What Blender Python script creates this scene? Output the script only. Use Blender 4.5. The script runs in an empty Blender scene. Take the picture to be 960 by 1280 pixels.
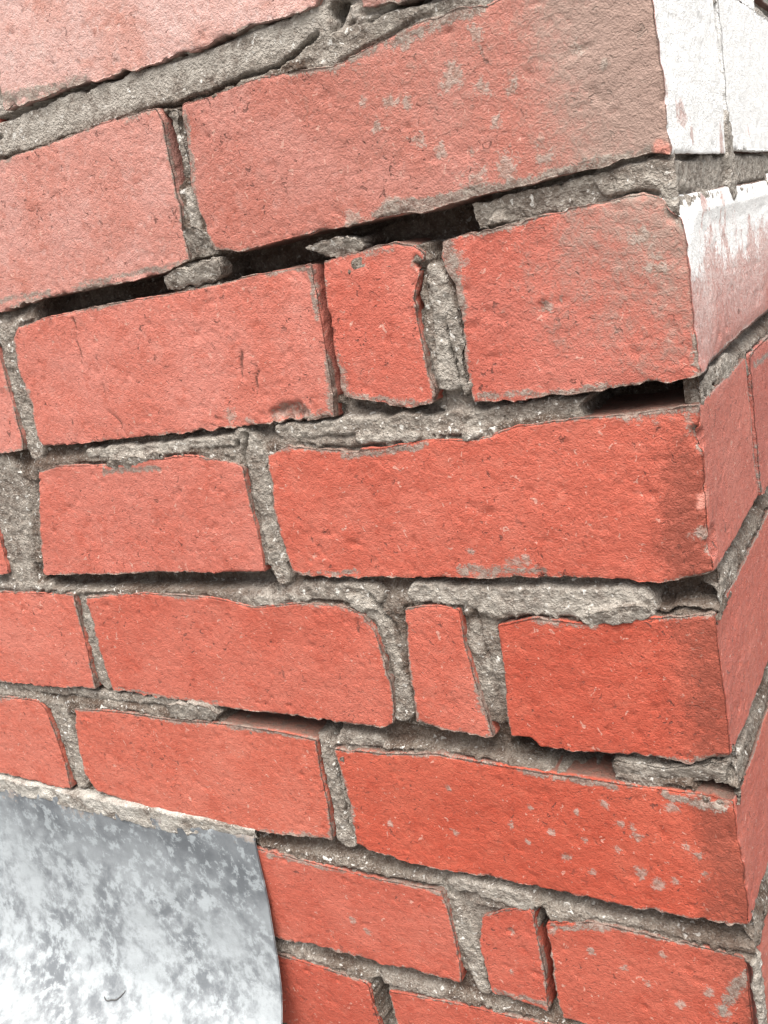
import bpy, math
import numpy as np
from mathutils import Matrix, Vector

# ------------------------------------------------------------------ camera
sc = bpy.context.scene
MM = 0.001
cam_d = bpy.data.cameras.new("camera")
cam = bpy.data.objects.new("camera", cam_d)
sc.collection.objects.link(cam)
sc.camera = cam
_rx = Vector((0.85229095, 0.48875770, -0.18632241))
_dn = Vector((-0.02730571, -0.31415130, -0.94898017))
_fw = Vector((-0.52235479, 0.81389488, -0.25440244))
_m = Matrix((_rx, -_dn, -_fw)).transposed().to_4x4()
_m.translation = Vector((74.406, -328.858, -86.124)) * MM
cam.matrix_world = _m
cam_d.sensor_fit = 'VERTICAL'
cam_d.sensor_height = 36.0
cam_d.lens = 36.0 * 1162.34 / 1280.0
cam_d.clip_start = 0.005
cam_d.clip_end = 3000.0

# ------------------------------------------------------------------ sky and sun (bright overcast)
SUN_EL = math.radians(65)
SUN_DIR = Vector((0.40, -0.92, 0.0)).normalized() * math.cos(SUN_EL) + Vector((0, 0, math.sin(SUN_EL)))
w = bpy.data.worlds.new("World")
sc.world = w
w.use_nodes = True
nt = w.node_tree
nt.nodes.clear()
sky = nt.nodes.new('ShaderNodeTexSky')
sky.sky_type = 'NISHITA'
sky.sun_disc = False
sky.sun_elevation = SUN_EL
sky.sun_rotation = math.atan2(SUN_DIR.x, SUN_DIR.y)
sky.air_density = 0.7
sky.dust_density = 6.0
sky.ozone_density = 0.6
bg = nt.nodes.new('ShaderNodeBackground')
bg.inputs['Strength'].default_value = 0.06
wo = nt.nodes.new('ShaderNodeOutputWorld')
hsv = nt.nodes.new('ShaderNodeHueSaturation')      # cloud cover: nearly colourless sky
hsv.inputs['Saturation'].default_value = 0.25
nt.links.new(sky.outputs[0], hsv.inputs['Color'])
nt.links.new(hsv.outputs[0], bg.inputs[0])
nt.links.new(bg.outputs[0], wo.inputs[0])
sun_d = bpy.data.lights.new("sun", 'SUN')
sun_d.energy = 1.5
sun_d.angle = math.radians(55)
sun_d.color = (1.0, 0.96, 0.90)
sun = bpy.data.objects.new("sun", sun_d)
sc.collection.objects.link(sun)
sun.rotation_euler = SUN_DIR.to_track_quat('Z', 'Y').to_euler()
sc.cycles.use_denoising = True
sc.cycles.diffuse_bounces = 3
sc.cycles.max_bounces = 5
vs = sc.view_settings
vs.view_transform = 'Standard'
vs.look = 'None'
vs.exposure = 2.07
vs.gamma = 1.0
vs.use_curve_mapping = False

# ------------------------------------------------------------------ measured outlines, millimetres.
# Wall frame: s < 0 runs left along the front face, s > 0 runs back along the return face,
# s = 0 is the corner, second number is the height z.
BRICK_OUTLINES = [
    ("A0",[(-295.2,74.5),(-215.6,65.2),(-145.3,58.8),(-111.0,57.2)],[(-115.3,33.1),(-118.2,15.5)],[(-300.5,15.4),(-266.0,14.3),(-228.1,12.4),(-184.9,9.9),(-151.3,10.8),(-136.0,9.6),(-122.4,9.1)],[(-295.1,47.7),(-299.1,26.3)]),
    ("A1",[(-101.0,56.1),(-48.3,50.8),(-2.1,47.8),(2.6,47.3)],[(1.3,19.6)],[(-104.5,2.1),(-95.0,1.7),(-75.9,-1.2),(-45.9,-2.3),(-18.6,-3.6),(0.4,-5.3)],[(-103.6,29.4)]),
    ("B0",[(-409.3,-5.3),(-352.5,-4.6),(-314.3,-4.3),(-279.3,-4.4),(-236.9,-4.5),(-210.0,-5.6)],[(-208.1,-10.9),(-209.1,-23.7),(-209.6,-35.2),(-211.5,-56.8)],[(-431.2,-72.7),(-386.6,-72.8),(-345.5,-72.4),(-304.4,-71.5),(-273.1,-72.3),(-230.8,-72.2),(-212.1,-68.8)],[(-419.2,-36.6)]),
    ("B1",[(-196.8,-7.5),(-177.4,-7.6),(-156.4,-7.1),(-141.1,-9.3),(-121.1,-12.4),(-97.3,-9.1),(-83.5,-6.8),(-60.3,-8.5),(-46.9,-8.4),(-19.4,-9.2),(-1.3,-9.7)],[(-1.8,-22.5),(-1.7,-32.9),(-1.4,-41.3),(-0.8,-50.3),(-1.0,-59.4),(-0.9,-67.3)],[(-196.5,-67.0),(-183.1,-70.3),(-161.3,-69.4),(-144.8,-69.1),(-127.4,-69.8),(-110.6,-69.5),(-93.1,-70.8),(-71.1,-69.5),(-53.8,-69.4),(-40.3,-68.9),(-26.0,-69.5),(-16.3,-68.3),(-7.0,-68.5),(-0.9,-70.3)],[(-198.0,-18.1),(-198.8,-27.6),(-201.0,-38.6),(-199.9,-52.8)]),
    ("C0",[(-468.9,-82.1),(-390.9,-81.4),(-356.6,-79.3)],[(-356.2,-96.0),(-356.6,-119.0),(-357.1,-141.2)],[(-489.6,-148.4),(-424.2,-148.1),(-379.8,-147.5),(-359.4,-146.5)],[(-480.7,-117.5)]),
    ("C1",[(-334.4,-82.2),(-317.6,-81.2),(-276.2,-80.2),(-234.0,-81.5),(-200.0,-81.2),(-177.2,-80.7),(-155.9,-80.8),(-147.4,-80.9)],[(-148.3,-99.1),(-149.6,-119.1),(-150.2,-135.2)],[(-342.5,-145.8),(-313.7,-146.4),(-261.4,-145.9),(-229.8,-145.8),(-198.0,-145.5),(-164.3,-146.0),(-152.3,-145.5)],[(-341.4,-88.0),(-343.8,-102.1),(-343.6,-121.0),(-345.1,-141.2)]),
    ("C2",[(-142.6,-81.0),(-127.8,-79.7),(-116.3,-79.2),(-108.4,-79.6),(-100.5,-81.6),(-95.8,-86.0)],[(-100.5,-93.4),(-104.2,-101.2),(-103.9,-113.8),(-103.2,-128.6)],[(-145.4,-137.4),(-135.6,-139.0),(-127.1,-141.8),(-119.3,-145.2),(-102.0,-144.4)],[(-144.4,-94.7),(-145.2,-111.1),(-146.1,-132.1)]),
    ("C3",[(-87.5,-82.4),(-79.8,-81.1),(-71.7,-82.0),(-57.4,-81.7),(-39.0,-80.5),(-23.2,-80.1),(-11.0,-80.6),(-4.9,-83.1)],[(0.3,-90.3),(1.1,-95.1),(1.1,-105.5),(0.9,-116.1),(1.2,-128.3),(1.5,-139.3)],[(-85.4,-145.6),(-72.7,-145.1),(-59.4,-144.8),(-40.6,-145.1),(-25.6,-144.8),(-8.5,-144.2),(2.1,-143.6)],[(-88.4,-90.8),(-85.1,-100.4),(-84.6,-112.6),(-85.5,-124.9),(-86.4,-137.5)]),
    ("D0",[(-526.4,-165.7),(-455.7,-163.4),(-398.7,-162.0)],[(-402.5,-197.1)],[(-543.2,-227.2),(-462.1,-223.9),(-404.2,-220.2)],[(-536.9,-199.7)]),
    ("D1",[(-352.6,-158.7),(-333.6,-157.0),(-294.4,-158.8),(-254.6,-157.7),(-233.6,-157.8),(-214.4,-160.9),(-209.1,-164.3)],[(-209.9,-178.8),(-209.6,-194.9),(-210.0,-205.0)],[(-375.7,-221.0),(-329.9,-220.1),(-281.0,-219.2),(-211.3,-218.2)],[(-361.4,-182.4),(-370.8,-206.2)]),
    ("D2",[(-193.0,-159.5),(-180.1,-155.8),(-165.2,-158.3),(-148.8,-160.8),(-130.5,-160.5),(-108.7,-157.9),(-89.0,-159.6),(-67.6,-155.4),(-43.4,-154.5),(-26.8,-154.4),(-12.3,-153.6),(-0.4,-153.5)],[(-0.3,-160.4),(-0.8,-172.0),(-1.1,-186.5),(-1.3,-197.4)],[(-193.7,-217.7),(-178.5,-220.0),(-143.4,-219.6),(-103.5,-219.2),(-70.8,-218.9),(-40.9,-218.6),(-27.4,-220.1),(-16.5,-219.9),(-0.9,-216.3)],[(-194.8,-176.3),(-195.8,-197.1),(-195.2,-207.1)]),
    ("E0",[(-527.3,-232.1),(-465.9,-231.6),(-418.4,-231.8),(-353.5,-232.0)],[(-353.5,-240.4),(-355.0,-263.0)],[(-541.6,-292.5),(-446.8,-293.9),(-408.1,-293.7),(-356.7,-291.8)],[(-535.2,-263.3)]),
    ("E1",[(-344.1,-233.3),(-296.4,-229.9),(-251.3,-231.2),(-221.3,-236.1),(-191.0,-232.8),(-168.3,-233.8),(-159.5,-238.0)],[(-153.6,-246.6),(-152.9,-255.4),(-151.1,-272.9),(-152.9,-287.6)],[(-344.4,-292.9),(-306.4,-293.7),(-265.8,-296.0),(-222.7,-296.6),(-188.2,-297.6),(-160.3,-296.9),(-155.3,-294.7)],[(-344.8,-240.1),(-345.2,-259.9),(-346.5,-284.3)]),
    ("E2",[(-135.7,-234.5),(-119.5,-232.1),(-108.4,-233.7)],[(-108.4,-250.3),(-106.4,-271.4),(-103.7,-284.9)],[(-141.2,-291.5),(-121.4,-294.8),(-102.4,-295.6)],[(-137.3,-245.9),(-139.3,-261.9),(-140.6,-280.3)]),
    ("E3",[(-91.6,-240.9),(-74.7,-237.0),(-50.0,-238.6),(-24.2,-234.9),(-1.7,-231.8)],[(-2.4,-245.2),(-2.2,-252.4),(-1.8,-261.8),(-1.5,-274.6),(-1.6,-285.3)],[(-94.9,-294.7),(-86.3,-294.9),(-80.9,-298.6),(-58.0,-298.6),(-37.6,-296.8),(-17.2,-297.5),(-1.7,-293.0)],[(-92.2,-251.3),(-93.2,-268.4),(-94.6,-286.0)]),
    ("F0",[(-546.4,-301.4),(-452.0,-305.1),(-416.6,-304.9),(-410.4,-309.9)],[(-407.7,-328.7),(-406.9,-348.4)],[(-560.3,-363.8),(-478.9,-363.9),(-447.1,-366.8),(-408.7,-366.0)],[(-553.2,-332.0)]),
    ("F1",[(-383.0,-307.4),(-342.5,-305.7),(-301.6,-306.8),(-263.0,-305.3),(-225.3,-306.1),(-203.5,-308.3)],[(-204.5,-322.1),(-204.8,-345.6)],[(-383.7,-364.1),(-358.9,-369.3),(-307.4,-371.9),(-259.6,-371.1),(-226.1,-368.6),(-207.2,-367.7)],[(-389.3,-332.2),(-390.3,-353.1)]),
    ("F2",[(-193.1,-312.0),(-163.4,-311.1),(-134.2,-307.5),(-115.9,-309.0),(-94.4,-309.9),(-75.7,-310.2),(-52.7,-310.9),(-29.4,-311.3),(-13.6,-310.8),(-1.8,-311.9)],[(-2.2,-326.5),(-1.2,-340.1),(-1.0,-356.0)],[(-192.6,-367.4),(-176.4,-370.5),(-153.6,-372.6),(-120.8,-371.8),(-96.4,-372.0),(-53.5,-373.1),(-40.5,-372.5),(-27.7,-372.8),(-15.6,-372.2),(-1.0,-370.7)],[(-191.8,-320.5),(-190.3,-338.7),(-191.9,-360.1)]),
    ("G1",[(-340.8,-375.3),(-260.3,-383.6),(-240.8,-384.0),(-217.2,-385.4),(-179.9,-386.6),(-146.3,-385.5)],[(-144.6,-395.5),(-144.1,-416.8),(-144.6,-434.0)],[(-345.7,-439.2),(-265.4,-443.8),(-223.2,-442.6),(-192.2,-443.2),(-169.8,-441.6),(-146.1,-441.8)],[(-345.0,-407.1)]),
    ("G2",[(-126.8,-396.4),(-111.3,-389.1),(-98.9,-385.3)],[(-98.0,-400.3),(-97.5,-423.1)],[(-128.3,-442.0),(-116.0,-443.7),(-99.2,-445.2)],[(-130.7,-413.3),(-129.2,-432.1)]),
    ("G3",[(-92.8,-391.8),(-69.7,-385.8),(-48.0,-386.0),(-27.5,-386.6),(-4.2,-387.7)],[(-4.3,-403.5)],[(-92.4,-446.4),(-62.6,-447.5),(-33.5,-446.7),(-5.2,-446.4)],[(-92.6,-401.2),(-93.4,-431.2)]),
    ("H1",[(-368.0,-454.0),(-307.9,-454.0),(-267.5,-455.5),(-243.7,-456.8),(-219.8,-457.2),(-206.6,-459.4)],[(-205.5,-470.9),(-204.8,-488.6)],[(-374.4,-514.4),(-271.0,-508.4),(-239.1,-508.4),(-205.1,-507.0)],[(-370.4,-481.7)]),
    ("H2",[(-192.9,-460.1),(-158.5,-456.1),(-130.9,-454.6),(-106.1,-452.7),(-94.4,-451.8),(-70.7,-451.6),(-5.4,-453.0)],[(-6.1,-474.0),(-6.7,-504.1)],[(-189.7,-510.0),(-139.8,-506.3),(-81.5,-504.3),(-6.3,-510.9)],[(-192.5,-481.9)]),
]
MORTAR_SHAPES = [
    ('w',-205.5,-11.5,-208.5,-33.1,2.4,30),
    ('v',-317.2,-77.2,-233.1,-75.8,6,22),
    ('v',-193.7,-75.7,-144.5,-75.9,7,24),
    ('v',-184.3,-74.5,-83.8,-75.4,5.5,24),
    ('v',-118.7,-72.9,-77.0,-74.7,7.5,22),
    ('v',-91.5,-79.9,-90.3,-88.1,3.2,14),
    ('w',-145.5,-83.1,-147.6,-134.8,3.4,36),
    ('v',-146.8,-140.0,-105.0,-148.8,2.6,9),
    ('w',-37.8,-151.7,-1.4,-149.7,5.0,36),
    ('v',-375.5,-225.5,-216.9,-224.1,3.4,13),
    ('v',-215.8,-220.3,-209.0,-227.8,2.6,16),
    ('v',-21.7,-226.2,-1.9,-224.5,4.0,12),
    ('v',-161.7,-224.9,-96.6,-222.7,1.6,6),
    ('w',-261.6,-300.9,-195.1,-302.4,4.6,38),
    ('w',-197.9,-301.8,-195.5,-307.8,2.4,26),
    ('w',-91.9,-301.9,-53.9,-304.1,6.0,38),
    ('v',-77.0,-306.8,-52.6,-310.1,1.8,7),
    ('v',-13.3,-308.2,-2.1,-311.2,3.5,12),
    ('v',-255.5,-376.5,-191.3,-372.4,4.2,8),
    ('v',-187.8,-378.5,-141.4,-378.4,2.2,6),
    ('v',-91.4,-377.4,-4.0,-377.3,3.6,9),
    ('w',-95.4,-388.5,-95.8,-444.1,2.6,34),
    ('w',-199.1,-460.4,-198.7,-489.4,4.0,34),
    ('v',-241.6,-450.8,-135.9,-445.3,2.2,5.5),
    ('v',-340.3,-149.9,-298.0,-149.6,1.6,5),
    ('v',-184.7,-303.0,-98.8,-301.6,4,8),
    ('v',-115.4,6.5,-121.7,0.0,2.2,16),
    ('v',-103.2,-238.7,-96.4,-292.1,2.0,3.2),
    ('v',-103.5,-96.0,-104.7,-105.2,1.6,7),
    ('v',-408.4,-226.4,-386.0,-225.1,1.5,4),
    ('s',-335.3,4.0,-126.6,2.5,8,1.0),
    ('s',-125.7,-8.7,-46.5,-5.8,7,1.2),
    ('s',-220.4,-73.5,-203.8,-75.4,4.0,2.5),
    ('s',-205.0,-41.1,-204.5,-61.5,2.4,0.6),
    ('s',-141.5,-75.1,-126.9,-76.1,2.2,4),
    ('s',-58.1,-76.6,-3.8,-75.2,5.0,5.0),
    ('s',-22.4,-73.9,0.8,-75.7,6.5,2.6),
    ('s',-92.9,-96.2,-95.4,-136.6,4.2,0.6),
    ('s',-93.7,-93.0,-93.0,-102.2,3.0,0.4),
    ('s',-87.6,-140.5,-85.2,-138.9,1.8,-0.8),
    ('s',-309.7,-151.8,-211.8,-152.1,2.6,0.6),
    ('s',-293.4,-156.3,-259.5,-156.2,2.2,-0.6),
    ('s',-206.3,-149.8,-195.0,-160.1,4.0,0.2),
    ('s',-183.0,-149.7,-112.9,-150.8,3.4,0.8),
    ('s',-141.4,-155.6,-114.1,-156.5,2.0,-0.4),
    ('s',-109.3,-151.8,-41.2,-149.5,3.0,2.0),
    ('s',-90.5,-158.2,-87.9,-157.7,2.0,-1.0),
    ('s',-202.3,-155.8,-200.4,-207.1,7,1.6),
    ('s',-203.3,-207.1,-200.9,-219.4,5,1.2),
    ('s',-189.4,-226.6,-149.6,-228.6,4.4,1.0),
    ('s',-163.3,-231.7,-149.8,-239.2,3.4,-0.2),
    ('s',-152.7,-242.5,-149.4,-287.3,7,1.6),
    ('s',-128.3,-226.3,-101.4,-228.7,4.6,0.2),
    ('s',-97.9,-230.1,-29.7,-229.4,6.0,0.6),
    ('s',-51.3,-235.8,-30.1,-232.7,3.4,-1.2),
    ('s',-104.2,-244.4,-102.2,-263.3,2.8,2.2),
    ('s',-220.5,-233.1,-190.5,-230.7,2.2,0.4),
    ('s',-293.4,-300.5,-271.7,-300.4,2.0,2),
    ('s',-448.4,-297.4,-298.1,-296.5,2.6,2.0),
    ('s',-400.5,-311.2,-399.2,-358.8,7,2.0),
    ('s',-199.6,-312.4,-198.5,-365.1,7,1.2),
    ('s',-190.4,-306.8,-167.0,-307.2,3,2.5),
    ('s',-49.2,-304.6,-4.3,-302.9,2.4,5),
    ('s',-137.2,-379.8,-102.1,-382.5,4.6,0.2),
    ('s',-144.9,-387.5,-133.3,-430.8,6,1.3),
    ('s',-137.5,-429.6,-133.3,-443.0,3.0,0.8),
    ('s',-381.2,-162.8,-397.2,-221.2,14,1.8),
    ('s',-348.1,-85.5,-351.8,-146.1,7,1.6),
    ('s',-417.2,-229.1,-373.2,-228.4,2.2,1.0),
    ('s',-108.7,1.9,-94.6,3.2,3.0,1.0),
    ('s',-349.8,-237.8,-350.6,-288.2,5,2.0),
]
MORTAR_CRACKS = [
    [(-314.8,-5.4),(-279.6,-5.1),(-237.1,-5.1),(-213.0,-5.9),(-196.7,-7.2),(-145.7,-4.9),(-125.5,-0.3)],
    [(-213.2,-34.4),(-212.0,-48.2),(-212.3,-63.6)],
    [(-90.4,-110.3),(-92.0,-124.2),(-91.2,-137.0),(-89.6,-143.6)],
    [(-194.3,-320.8),(-194.9,-341.7),(-195.0,-363.1)],
    [(-103.0,-102.3),(-104.5,-113.1)],
    [(-102.5,-235.0),(-103.2,-240.6)],
    [(-204.9,-149.9),(-208.8,-163.2)],
    [(-229.5,-75.6),(-213.7,-79.8),(-201.7,-79.2)],
    [(-153.9,-228.7),(-149.2,-236.5),(-144.2,-243.0),(-142.8,-250.1)],
    [(-146.0,-379.4),(-143.2,-388.1)],
    [(-48.5,-304.6),(-28.7,-304.1),(-4.8,-298.0)],
    [(-23.9,-232.5),(-3.2,-232.2)],
    [(-71.5,-80.9),(-40.4,-79.9),(-12.3,-80.1)],
]
BRICK_CRACKS = [
    [(-301.3,-82.6),(-304.0,-95.1),(-308.3,-102.7)],
    [(-293.5,-83.7),(-294.8,-94.2),(-294.9,-106.3)],
    [(-274.7,-79.3),(-276.9,-86.7)],
    [(-286.1,-118.1),(-287.5,-129.5),(-281.0,-138.2),(-277.7,-144.7)],
    [(-187.2,-120.8),(-193.3,-134.0)],
    [(-161.9,-240.9),(-162.9,-247.0)],
    [(-195.3,-112.0),(-197.0,-122.6)],
]
FRAGMENTS = [
    ('f1',[(-229.6,-73.1),(-217.5,-72.2),(-207.6,-71.0),(-195.7,-70.2)],[(-195.4,-74.0)],[(-230.4,-79.8),(-218.7,-80.1),(-208.1,-80.3),(-197.4,-78.9)],[(-230.3,-76.6)],0.3),
    ('f2',[(-149.8,-74.6),(-142.3,-73.4),(-135.0,-72.5),(-126.1,-74.3)],[(-123.0,-78.6)],[(-144.7,-76.8),(-141.4,-79.6),(-133.0,-80.7),(-124.0,-79.7)],[(-148.0,-75.6)],1.5),
    ('f3',[(-48.8,-301.2),(-38.1,-301.3),(-28.5,-302.2),(-15.5,-298.7),(-2.0,-296.6)],[(-3.0,-301.3)],[(-49.1,-309.6),(-39.1,-309.7),(-26.1,-310.0),(-13.3,-307.8),(-5.1,-305.2)],[(-50.0,-305.5)],2.2),
    ('f4',[(-300.0,-296.7),(-282.3,-293.6),(-270.0,-294.9)],[(-265.2,-299.8)],[(-302.1,-304.8),(-286.0,-305.2),(-269.5,-304.5)],[(-301.4,-300.8)],-0.8),
    ('f5',[(-89.4,-107.1),(-85.6,-107.0)],[(-85.8,-115.6),(-84.8,-121.3),(-87.4,-127.8),(-87.6,-132.6)],[(-90.5,-142.5),(-85.6,-140.7)],[(-91.0,-111.8),(-91.1,-121.1),(-91.5,-129.0),(-91.6,-136.9)],0.0),
    ('f6',[(-211.8,-56.1),(-204.7,-56.0),(-197.6,-61.7)],[(-195.6,-67.1)],[(-214.0,-68.9),(-205.5,-68.9),(-197.1,-68.9)],[(-212.3,-63.6)],1.0),
    ('f7',[(-190.5,-317.2),(-187.8,-315.9)],[(-188.6,-331.5),(-188.0,-347.7),(-189.8,-357.4)],[(-194.3,-366.3),(-190.5,-362.7)],[(-192.0,-329.7),(-192.4,-343.7),(-193.3,-358.0)],0.4),
    ('f8',[(-202.1,-9.7),(-199.0,-9.9)],[(-201.0,-17.4),(-200.4,-25.6),(-200.8,-33.7)],[(-204.5,-35.2),(-200.8,-35.3)],[(-203.1,-15.3),(-203.8,-23.2),(-203.7,-29.8)],0.8),
    ('f9',[(-295.5,-157.0),(-276.1,-156.0),(-257.9,-154.7)],[(-257.8,-157.5)],[(-296.6,-161.7),(-283.7,-161.5),(-272.1,-160.8),(-262.1,-160.6)],[(-297.0,-159.5)],-0.5),
    ('f10',[(-50.0,-233.7),(-39.2,-230.3),(-27.2,-229.3)],[(-26.3,-231.9)],[(-52.3,-237.9),(-48.6,-240.6),(-40.2,-238.2),(-33.7,-236.9),(-28.5,-235.0)],[(-52.0,-235.8)],-1.0),
    ('f11',[(-73.6,-72.2),(-57.2,-71.2),(-39.2,-71.3),(-19.3,-70.9)],[(-17.7,-75.4)],[(-72.2,-81.0),(-55.7,-81.2),(-40.5,-80.5),(-17.6,-79.6)],[(-74.0,-76.4)],4.2),
]
RESIDUE = [(-113.8,-67.7,-3.2,-69.6,3.4,0.95),(-196.4,-10.5,-202.2,-58.5,2.3,0.8),(-303.0,20.3,-244.9,14.4,3.4,0.8),(-86.4,-83.8,-84.1,-109.6,3.8,0.95),(-102.8,-215.6,-66.9,-215.4,3.4,0.75),(-26.8,-154.7,-1.4,-155.1,3.4,0.85),(-4.3,-157.2,-0.6,-169.0,2.3,0.8),(-82.6,-143.3,-31.4,-144.2,2.3,0.75),(-149.2,-83.5,-150.7,-103.7,1.9,0.8),(-92.5,-310.4,-49.5,-312.3,2.7,0.85),(-255.2,-385.7,-143.0,-387.1,1.9,0.7),(-126.3,-440.9,-99.0,-441.3,3.0,0.8),(-89.9,-393.8,-62.5,-387.0,2.7,0.75),(-70.3,-237.9,-48.6,-239.9,2.3,0.7),(-283.0,-68.9,-214.2,-69.5,1.9,0.75),(-260.5,-306.5,-202.9,-307.7,1.9,0.85),(-191.8,-217.7,-155.6,-217.4,1.9,0.7),(-139.4,-79.3,-109.6,-81.8,1.9,0.7),(-145.1,-136.4,-102.5,-145.0,2.3,0.75),(-343.3,-67.8,-306.5,-69.2,2.3,0.75),(-97.8,-11.4,-59.0,-10.1,2.7,0.8),(-111.7,-11.0,-101.2,-11.0,3.0,0.8),(-301.6,-162.3,-261.6,-162.3,2.3,0.8),(-151.4,-162.8,-111.1,-160.5,2.3,0.85),(-343.8,-291.3,-265.0,-293.5,1.5,0.7),(-2.4,-86.2,3.7,-98.1,1.9,0.7),(1.1,-129.7,1.9,-143.6,2.7,0.8),(-8.0,-316.5,-29.6,-313.2,3.0,0.8),(-17.3,-419.2,-3.9,-394.5,3.4,0.85),(-199.0,-77.9,-148.2,-82.7,1.9,0.8),(-141.8,-416.2,-145.1,-439.1,2.3,0.7),(-150.7,-293.8,-105.4,-295.1,1.5,0.7),(-86.8,-91.1,-88.4,-137.3,1.5,0.7)]
DENTS = [(-183.4,-143.0,3.6,2.2),(-176.2,-141.4,5.2,3.2),(-169.2,-141.3,4.4,2.8),(-0.3,-203.8,3.6,4.0),(-0.1,-208.1,3.2,3.5),(-2.6,-207.5,2.4,2),(-6.1,-312.9,3.6,2.2),(-13.1,-312.5,2.4,1.6),(-1.0,-164.7,2.8,2.0),(-3.3,-163.0,2.4,1.4),(-50.7,-112.5,2.4,1.6),(-44.8,-109.9,1.2,1.2),(-100.3,-88.9,2.8,2.0),(-2.5,-87.2,3.2,2.0),(-111.3,-401.4,2.0,1.5)]
FRESH = [(-4.3,-67.8,3.2),(-1.9,-188.9,3.4)]
LICHEN = [(-74.1,-28.0,5.0),(-63.3,-34.2,3.2),(-51.7,-37.6,2.9),(-62.8,-17.4,3.6),(-111.2,-27.3,2.5),(-100.5,-29.9,2.5),(-92.8,-32.4,2.5),(-91.4,-45.3,3.2),(-82.5,-51.4,2.9),(-58.8,-47.2,3.2),(-70.6,-54.0,1.8),(-57.5,-63.7,5.8),(-72.0,-65.4,5.0),(-106.5,-67.3,4.3),(-107.1,-37.4,1.8),(-43.6,-61.3,2.9),(-43.8,-335.9,2.4),(-53.4,-343.6,1.9),(-66.7,-342.0,1.6),(-82.0,-340.7,1.9),(-44.2,-353.8,2.7),(-36.2,-358.2,2.2),(-66.0,-358.3,1.9),(-76.2,-352.0,1.6),(-50.1,-331.1,1.6),(-94.5,-347.1,1.4),(-22.5,-337.0,2.2),(-19.0,-340.9,1.9),(-17.2,-348.3,1.9),(-29.2,-354.7,1.6),(-101.2,-339.8,1.6),(-89.8,-329.6,1.6),(-69.2,-328.3,1.6),(-55.9,-322.2,1.9),(-45.1,-332.2,1.4),(-131.3,-325.4,1.6),(-131.6,-349.4,1.4),(-167.5,-351.2,1.6),(-27.1,-319.6,2.2),(-8.0,-316.5,2.2),(-206.8,-417.5,2.2),(-197.8,-423.0,2.2),(-252.7,-417.9,1.1),(-57.7,-407.4,2.2),(-71.9,-402.5,1.9),(-38.6,-395.7,1.6),(-21.4,-409.8,2.7),(-34.3,-420.1,2.4),(-15.6,-418.6,3.2),(-47.6,-413.2,1.6),(-115.2,-425.7,1.6),(-90.3,-396.1,1.6),(-84.8,-89.9,3.6),(-85.2,-97.4,3.2),(-84.2,-105.1,2.2),(-124.8,-66.9,2.9),(-76.9,-213.0,2.9),(-50.6,-112.3,2.2),(-208.3,-140.2,2.9),(-199.7,-143.5,2.5),(-295.5,17.4,4.3),(-278.7,16.7,5.0),(-265.5,15.5,3.6),(-27.7,-30.7,2.5),(-19.2,-37.8,1.8),(-111.7,-11.0,2.2),(-90.0,-14.0,1.8),(-13.7,-92.4,3.2),(-9.7,-105.1,3.6),(-53.9,-69.9,3.6),(-3.0,-200.4,2.9),(-2.2,-206.6,2.5),(-80.4,-213.0,2.9),(-73.1,-211.2,2.2),(-97.6,-207.6,1.8)]

# ------------------------------------------------------------------ numeric helpers
def _hash(ix, iy, iz, seed):
    h = (ix.astype(np.uint32) * np.uint32(374761393) + iy.astype(np.uint32) * np.uint32(668265263)
         + iz.astype(np.uint32) * np.uint32(2147483647 - 1013904223) + np.uint32(seed * 974711 & 0xffffffff))
    h = (h ^ (h >> np.uint32(13))) * np.uint32(1274126177)
    h = (h ^ (h >> np.uint32(15))) * np.uint32(2246822519)
    h = h ^ (h >> np.uint32(16))
    return h.astype(np.float32) * np.float32(2.0 / 4294967295.0) - np.float32(1.0)


def noise(x, y, z, scale, seed=0):
    """smooth value noise, about -1..1; scale in mm"""
    x = np.asarray(x, np.float32) / scale + 1000.37
    y = np.asarray(y, np.float32) / scale + 2000.71
    z = np.asarray(z, np.float32) / scale + 3000.13
    x, y, z = np.broadcast_arrays(x, y, z)
    fx, fy, fz = np.floor(x), np.floor(y), np.floor(z)
    ix, iy, iz = fx.astype(np.int64), fy.astype(np.int64), fz.astype(np.int64)
    tx, ty, tz = x - fx, y - fy, z - fz
    tx = tx * tx * (3 - 2 * tx); ty = ty * ty * (3 - 2 * ty); tz = tz * tz * (3 - 2 * tz)
    out = 0
    for dx in (0, 1):
        wx = tx if dx else 1 - tx
        for dy in (0, 1):
            wy = ty if dy else 1 - ty
            for dz in (0, 1):
                wz = tz if dz else 1 - tz
                out = out + wx * wy * wz * _hash(ix + dx, iy + dy, iz + dz, seed)
    return out


def fbm(x, y, z, scale, octaves=3, seed=0, gain=0.5):
    a, t, out = 1.0, 0.0, 0
    for o in range(octaves):
        out = out + a * noise(x, y, z, scale / 2 ** o, seed + 17 * o)
        t += a
        a *= gain
    return out / t


def sstep(a, b, x):
    t = np.clip((x - a) / (b - a), 0, 1)
    return t * t * (3 - 2 * t)


def seg_dist(px, pz, ax, az, bx, bz):
    dx, dz = bx - ax, bz - az
    l2 = dx * dx + dz * dz + 1e-9
    t = np.clip(((px - ax) * dx + (pz - az) * dz) / l2, 0, 1)
    return np.hypot(px - ax - t * dx, pz - az - t * dz)


def resample(pts, n):
    p = np.array(pts, float)
    d = np.r_[0, np.cumsum(np.hypot(*np.diff(p, axis=0).T))]
    d /= d[-1]
    t = np.linspace(0, 1, n)
    # light smoothing of the traced corners
    q = np.c_[np.interp(t, d, p[:, 0]), np.interp(t, d, p[:, 1])]
    for _ in range(3):
        q[1:-1] = 0.25 * q[:-2] + 0.5 * q[1:-1] + 0.25 * q[2:]
    return q


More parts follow.
